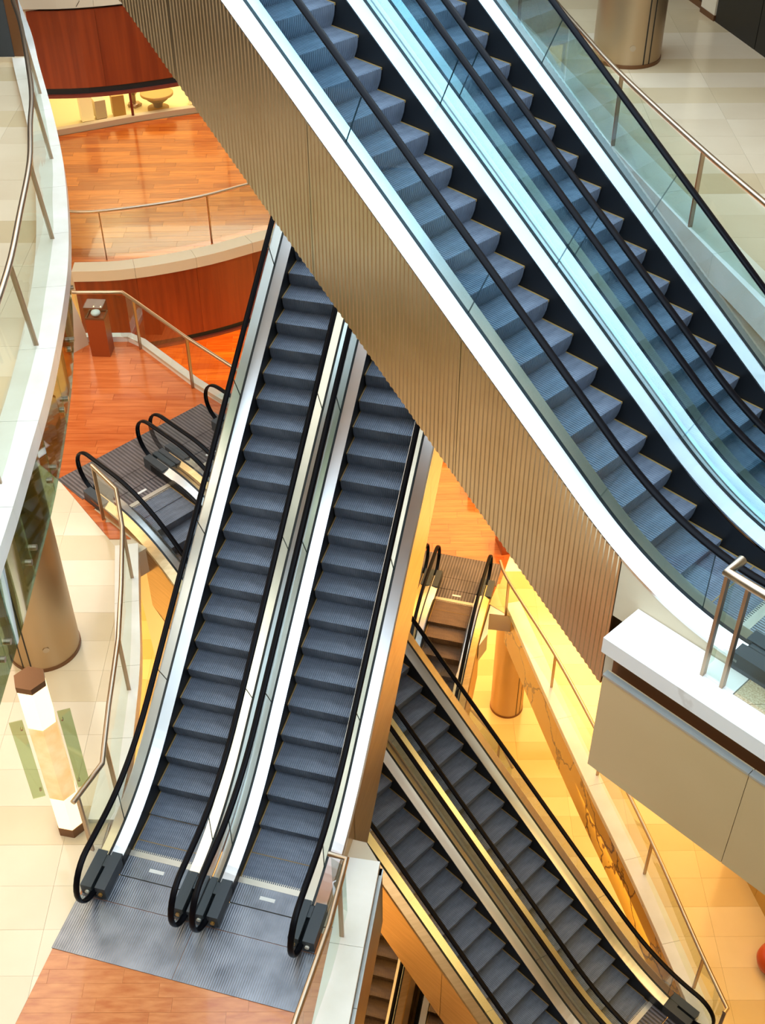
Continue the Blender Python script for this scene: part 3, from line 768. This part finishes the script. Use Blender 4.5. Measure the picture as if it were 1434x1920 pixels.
railing('glass railing between the cream tiles and the left side of the central escalators', [(-4.81, 15.52), (-4.3, 14.9), (-4.05, 13.97), (-3.86, 12.67), (-3.73, 11.61), (-3.66, 10.4), (-3.58, 9.45), (-3.84, 8.86)], F1 + .02, [(-4.78, 15.5), (-4.05, 13.97), (-3.73, 11.61), (-3.6, 9.8), (-3.8, 8.95)], h=1.14)
railing('glass railing with pale rail on the white kerb beside the steel landing plate', [(-.66, 8.12), (-.44, 8.05), (-.62, 7.2), (-.93, 6.15), (-1.5, 4.0)], F1 + .04, [(-.50, 7.68), (-.95, 6.05)], h=1.12, rr=.034)
railing('curved glass railing on the far balcony in front of the orange timber floor', smoothpts([(-8.2, 24.75), (-6.94, 24.5), (-6.28, 24.5), (-4.97, 24.85), (-3.95, 25.27), (-2.8, 25.95), (-1.4, 26.5)], .3), F1, [(-6.26, 24.45), (-3.95, 25.27), (-1.8, 26.4), (-8.0, 24.7)], h=1.2)
railing('angled glass railing behind the lower escalator landing, before the sunken orange floor', [(-6.2, 21.08), (-5.2, 21.08), (-4.93, 20.78), (-3.71, 19.4), (-2.55, 18.2)], F1 + .02, [(-4.93, 20.8), (-3.71, 19.4), (-2.6, 18.25)], h=1.14)
RR0 = smoothpts([(p[0] * K0, p[1] * K0) for p in ((2.68, 19.95), (2.82, 19.29), (3.62, 17.05), (4.29, 14.74), (4.86, 12.49), (5.3, 10.4), (5.54, 9.38))], .3)
railing('curved glass railing on the cream kerb above the yellow marble, lower right', [(p.x, p.y) for p in RR0] + [(5.47 * K0, 9.31 * K0)], F0, [(p[0] * K0, p[1] * K0) for p in ((2.82, 19.29), (3.62, 17.05), (4.29, 14.74), (4.86, 12.49), (5.32, 10.25), (5.48, 9.34))], h=1.1)

railing('short low railing on the lowest yellow floor beside the lower escalator', [(2.3, 20.9), (3.03, 19.73), (3.3, 18.9)], FM, [(3.03, 19.73)], h=1.1)

# ---------------------------------------------------------------- columns
def column(x, y, z, r, h, label, grooves, disc=None):
    root = empty('round_column', (x, y, z)); tag(root, label, 'column')
    mb = MB(); rows = [[(r * math.cos(a), r * math.sin(a), zz) for a in [2 * math.pi * k / 48 for k in range(48)]] for zz in (.03, h * .5, h)]
    mb.quads(rows, 0, True, True); mb.build('shaft', M['column'], root)
    mb = MB(); rows = [[((r + .012) * math.cos(a), (r + .012) * math.sin(a), zz) for a in [2 * math.pi * k / 48 for k in range(48)]] for zz in (0, .06)]
    mb.quads(rows, 0, True, True); mb.add(rows[1], [tuple(range(48))]); mb.build('base_ring', M['brown'], root)
    for a in grooves:
        a = math.radians(a); mb = MB(); c = Vector((math.cos(a), math.sin(a))); t = Vector((-c.y, c.x))
        P = [c * (r - .03) + t * .012, c * (r + .002) + t * .012, c * (r + .002) - t * .012, c * (r - .03) - t * .012]
        mb.prism([(p.x, p.y) for p in P], .06, h); mb.build('groove', M['groove'], root)
    if disc is not None:
        a = math.radians(disc[0]); c = Vector((math.cos(a), math.sin(a), 0))
        mb = MB(); mb.tube([tuple(c * (r - .01) + Vector((0, 0, disc[1]))), tuple(c * (r + .012) + Vector((0, 0, disc[1])))], .05, 14); mb.build('round_plate', M['chrome'], root)
column(4.25, 20.87, F2, .58, F3 - .55 - F2, 'round bronze column on the upper right floor', [-70, -59], (-92, .35))
column(-5.17, 12.55, F1, .53, F2 - .55 - F1, 'round bronze column on the left floor behind the glass skirt', [-114, -99], (-68, .45))
column(3.45, 21.87, FM, .45, F0 - .55 - FM, 'round amber-lit column on the lowest yellow floor', [-60, -42])

# ---------------------------------------------------------------- tall onyx floor lamp on the left
root = empty('floor_lamp', (-4.13, 9.32, 0), math.radians(18)); tag(root, 'tall glowing onyx floor lamp with brown base and green glass side plates', 'lamp')
def hexa(r, n=6, rot=0): return [(r * math.cos(rot + 2 * math.pi * k / n), r * math.sin(rot + 2 * math.pi * k / n)) for k in range(n)]
mb = MB(); mb.prism(hexa(.20, 6, .52), 0, .16); mb.build('base', M['brown'], root)
mb = MB(); mb.prism(hexa(.19, 6, .52), .16, .8); mb.build('lower_shade', M['lampwhite'], root)
for k in range(6):
    a0, a1 = [.52 + 2 * math.pi * (k + e) / 6 for e in (0, 1)]
    q = [(rr_ * math.cos(a_), rr_ * math.sin(a_)) for rr_, a_ in ((.19, a0), (.19, a1), (.165, a1), (.165, a0))]
    mb = MB(); mb.prism(q, .806, 2.2); mb.build('onyx_panel', M['lamp'], root)
mb = MB(); mb.prism(hexa(.19, 6, .52), 2.206, 2.86); mb.build('upper_shade', M['lampwhite'], root)
mb = MB(); mb.prism(hexa(.195, 6, .52), 2.86, 2.95); mb.build('cap', M['brown'], root)
for s in (-1, 1):
    mb = MB(); mb.box(min(s * .205, s * .36), max(s * .205, s * .36), -.075, -.063, .85, 2.35); gp = mb.build('glass_plate', M['pglass'], root)
    for z in (1.0, 2.2):
        mb = MB(); mb.tube([(s * .24, -.05, z), (s * .24, -.095, z)], .014, 8); mb.build('stud', M['chrome'], gp)

# ---------------------------------------------------------------- display pedestal and screen on the far landing
root = empty('display_pedestal', (-5.69, 20.66, 0), math.radians(-4)); tag(root, 'red-brown display pedestal with glass top and white bowl by the far railing', 'pedestal')
mb = MB(); mb.box(-.19, .19, -.15, .19, 0, .86); mb.build('plinth', M['boxbrown'], root)
mb = MB()
for b in ((-.19, .19, -.15, -.125), (-.19, .19, .165, .19), (-.19, -.165, -.125, .165), (.165, .19, -.125, .165)): mb.box(*b, .86, .9)
mb.build('rim', M['brown'], root)
mb = MB()
for b in ((-.19, .19, -.15, -.142), (-.19, .19, .182, .19), (-.19, -.182, -.142, .182), (.182, .19, -.142, .182)): mb.box(*b, .9, 1.14)
mb.box(-.19, .19, -.15, .19, 1.14, 1.148); mb.build('glass_case', M['eglass'], root)
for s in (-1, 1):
    mb = MB(); mb.tube([(s * .07, .15, 1.0), (s * .07, .13, 1.0)], .012, 8); mb.build('glint_disc', M['lampwhite'], root)  # glowing discs added to stand in for two reflected dots of light
mb = MB(); rows = [[(r * math.cos(a) * 1.0, r * math.sin(a), z) for a in [2 * math.pi * k / 16 for k in range(16)]] for r, z in ((.04, .865), (.085, .90), (.10, .93), (.085, .965), (.04, .985), (.005, .99))]
mb.quads(rows, 0, True, True); o = mb.build('white_bowl', M['white'], None, (-5.70, 20.68, 0)); tag(o, 'small rounded white bowl displayed inside the glass-topped pedestal', 'bowl')
root = empty('display_screen', (-6.34, 20.62, 0), math.atan2(.42, .34)); tag(root, 'cream curved display screen standing left of the pedestal', 'screen')
prof = [(0, 0), (.46, 0), (.43, .35), (.36, .75), (.27, 1.15), (.20, 1.6), (.16, 2.1), (0, 2.1)]
mb = MB(); n = len(prof); v = [(x, -.02, z) for x, z in prof] + [(x, .14, z) for x, z in prof]
mb.add(v, [tuple(range(n)), tuple(range(2 * n - 1, n - 1, -1))] + [(i, n + i, n + (i + 1) % n, (i + 1) % n) for i in range(n)]); mb.build('panel', M['cream'], root)
mb = MB(); mb.box(-.04, 0, -.03, .15, 0, 2.1); mb.build('edge_post', M['boxbrown'], root)

# ---------------------------------------------------------------- far shop front on F1
sp = smoothpts([(-11, 30.45), (-8.78, 31.27), (-6.74, 32.2), (-4.96, 32.85), (-2.0, 33.65), (1, 34.05)], .5)
root = empty('window_1'); root['kind'] = 'structure'; root['label'] = 'bright glazed shop front with red mullions behind the far orange floor'
mb = MB(); band(mb, offset(sp, .2), sp, 0, .16); mb.build('sill', M['slabface'], root)
km = min(range(len(sp)), key=lambda k: abs(sp[k].x + 6.72)) % 5
cutp = [0] + list(range(km, len(sp), 5)) + [len(sp) - 1]
for a, b in zip(cutp, cutp[1:]):
    if b <= a: continue
    q = offset(sp, .1)[a:b + 1]; mb = MB(); mb.quads([[(p.x, p.y, .16), (p.x, p.y, 3.6)] for p in q]); mb.build('pane', M['sglass'], root)
    mb = MB(); p = offset(sp, .1)[b]; mb.box(p.x - .03, p.x + .03, p.y - .04, p.y + .04, .16, 3.6); mb.build('mullion', M['redlip'], root)
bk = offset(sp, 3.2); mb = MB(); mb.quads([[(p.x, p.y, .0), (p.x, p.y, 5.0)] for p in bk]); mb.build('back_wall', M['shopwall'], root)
mb = MB(); mb.quads([[(p.x, p.y, .006), (q.x, q.y, .006)] for p, q in zip(sp, bk)]); mb.build('shop_floor', M['shopfloor'], root)
area('lamp_shop', (-6.0, 34.0, 4.6), 6, 2, 280, (1, .88, .62))
def plinth(x, y, rz, w, d, h, m, label):
    r = empty('display_plinth', (x, y, .01), rz); tag(r, label, 'plinth')
    mb = MB(); mb.box(-w / 2, w / 2, -d / 2, d / 2, .05, h); mb.build('body', m, r)
    mb = MB(); mb.box(-w / 2 + .02, w / 2 - .02, -d / 2 + .02, d / 2 - .02, 0, .05); mb.build('base', M['brown'], r)
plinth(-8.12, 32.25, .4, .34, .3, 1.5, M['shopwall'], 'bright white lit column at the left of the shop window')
plinth(-7.78, 32.42, .45, .30, .3, .55, M['slabface'], 'low cream plinth beside the bright white column in the shop')
plinth(-7.30, 32.60, .35, .34, .34, .62, M['tan'], 'tan block with dark base left of the red mullion')
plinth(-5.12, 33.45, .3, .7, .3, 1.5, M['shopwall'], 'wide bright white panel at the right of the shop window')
def turned(name, x, y, prof, m, label, cat, n=24):
    r = empty(name, (x, y, .01)); tag(r, label, cat)
    for nm, pr, mt in zip(('foot', 'bowl', 'top'), prof, m):
        mb = MB(); rows = [[(q * math.cos(t), q * math.sin(t), z) for t in [2 * math.pi * k / n for k in range(n)]] for q, z in pr]
        mb.quads(rows, 0, True, True); mb.add(rows[-1], [tuple(range(n))]); mb.build(nm, mt, r)
turned('display_table', -6.25, 32.95, (((.30, 0), (.30, .10), (.12, .12)), ((.12, .12), (.14, .22), (.30, .34)), ((.46, .46), (.46, .52), (.44, .525))), (M['tan'], M['lip'], M['tan']),
       'round tan display table on a grey cone foot right of the red mullion', 'table')
turned('display_stand', -6.98, 33.3, (((.2, 0), (.22, .06), (.05, .1)), ((.05, .1), (.06, .3), (.10, .36)), ((.10, .36), (.30, .56), (.31, .58))), (M['post'], M['post'], M['post']),
       'brown star-like display stand beside the tan block in the shop', 'stand', 5)

# ---------------------------------------------------------------- upper right: black shop front, pillar
a, b = Vector((6.16, 22.62)), Vector((7.7, 16.8)); d = (b - a).normalized(); n = Vector((-d.y, d.x))
if n.x < 0: n = -n
root = empty('black_shopfront'); tag(root, 'black shop front wall at the top right corner of the upper floor', 'shop front')
for k in range(4):
    p, q = a + d * (1.5 * k + .01), a + d * (1.5 * k + 1.49)
    mb = MB(); vbox(mb, p, q, n, 0, .2, F2, F3 - .56); mb.build('panel', M['darkwall'], root)
root = empty('square_pillar'); tag(root, 'beige square pillar beside the black shop front', 'pillar')
mb = MB(); vbox(mb, a - d * .55, a - d * .02, n, -.02, .5, F2 + .1, F3 - .56); mb.build('shaft', M['slabface'], root)
mb = MB(); vbox(mb, a - d * .56, a - d * .01, n, -.03, .51, F2, F2 + .1); mb.build('base', M['brown'], root)
root = empty('shop_window'); tag(root, 'dark shop window left of the beige pillar at the top edge', 'window')
mb = MB(); vbox(mb, a - d * 4.0, a - d * .6, n, .12, .16, F2 + .12, F3 - .56); mb.build('pane', M['darkwall'], root)
mb = MB(); vbox(mb, a - d * 4.0, a - d * .6, n, .06, .2, F2, F2 + .12); mb.build('sill', M['brown'], root)

# upper left pier
root = empty('steel_pier'); tag(root, 'dark grey steel pier with brown edge at the top left corner', 'pillar')
mb = MB(); mb.box(-8.6, -6.3, 20.75, 21.05, F2 + .06, F3 - .56); mb.build('shaft', M['inlet'], root)
mb = MB(); mb.box(-6.3, -6.12, 20.77, 20.98, F2 + .09, F3 - .56); mb.build('edge_strip', M['brown'], root)
mb = MB(); mb.box(-8.62, -6.1, 20.73, 21.07, F2, F2 + .085); mb.build('base', M['cream'], root)

# ---------------------------------------------------------------- F0: marble wall, stool, bench, boxes
root = empty('marble_wall'); tag(root, 'yellow veined marble wall at the right edge behind the lower floor', 'wall panel')
a, b = Vector((6.62, 13.15)) * K1, Vector((7.35, 10.0)) * K1; d = (b - a).normalized(); n = Vector((-d.y, d.x)); n = n if n.x > 0 else -n
for k in range(3):
    mb = MB(); vbox(mb, a + d * (1.08 * k + .004), a + d * (1.08 * k + 1.076), n, 0, .3, F0, F0 + 3.9); mb.build('stone_panel', M['ymarble'], root)
root = empty('round_stool', (6.83 * K1, 10.72 * K1, F0)); tag(root, 'orange-red round stool cut off by the right edge on the yellow floor', 'stool')
mb = MB(); rows = [[(r * math.cos(t), r * math.sin(t), z) for t in [2 * math.pi * k / 28 for k in range(28)]] for r, z in ((.2, .06), (.28, .14), (.31, .26), (.29, .38), (.2, .46), (.06, .49), (.005, .492))]
mb.quads(rows, 0, True, True); mb.build('cushion', M['red'], root)
mb = MB(); mb.prism(hexa(.2, 24), 0, .06); mb.build('base', M['brown'], root)
root = empty('bench', (2.57, 23.93, F0), -.25); tag(root, 'dark timber bench with steel legs on the orange floor, half hidden by the ribbed panels', 'bench')
mb = MB(); mb.box(-.3, .9, -.22, .22, .4, .48); mb.build('seat', M['boxbrown'], root)
for x in (-.26, .86):
    for y in (-.18, .18):
        mb = MB(); mb.box(x - .05, x + .05, y - .04, y + .04, 0, .4); mb.build('leg', M['post'], root)
root = empty('timber_box', (3.16, 21.92, F0), .2); tag(root, 'red-brown timber box beside the top of the bottom escalator', 'box')
mb = MB(); mb.box(-.3, .3, -.3, .3, .0, .5); mb.build('body', M['boxbrown'], root)
mb = MB(); mb.box(-.32, .32, -.32, .32, .5, .54); mb.build('lid', M['brown'], root)
root = empty('plinth', (1.75, 25.5, F0)); tag(root, 'low cream plinth at the far end of the orange floor', 'plinth')
mb = MB(); mb.box(-.5, .5, -.25, .25, .05, .2); mb.build('top', M['cream'], root)
mb = MB(); mb.box(-.45, .45, -.2, .2, 0, .05); mb.build('base', M['brown'], root)
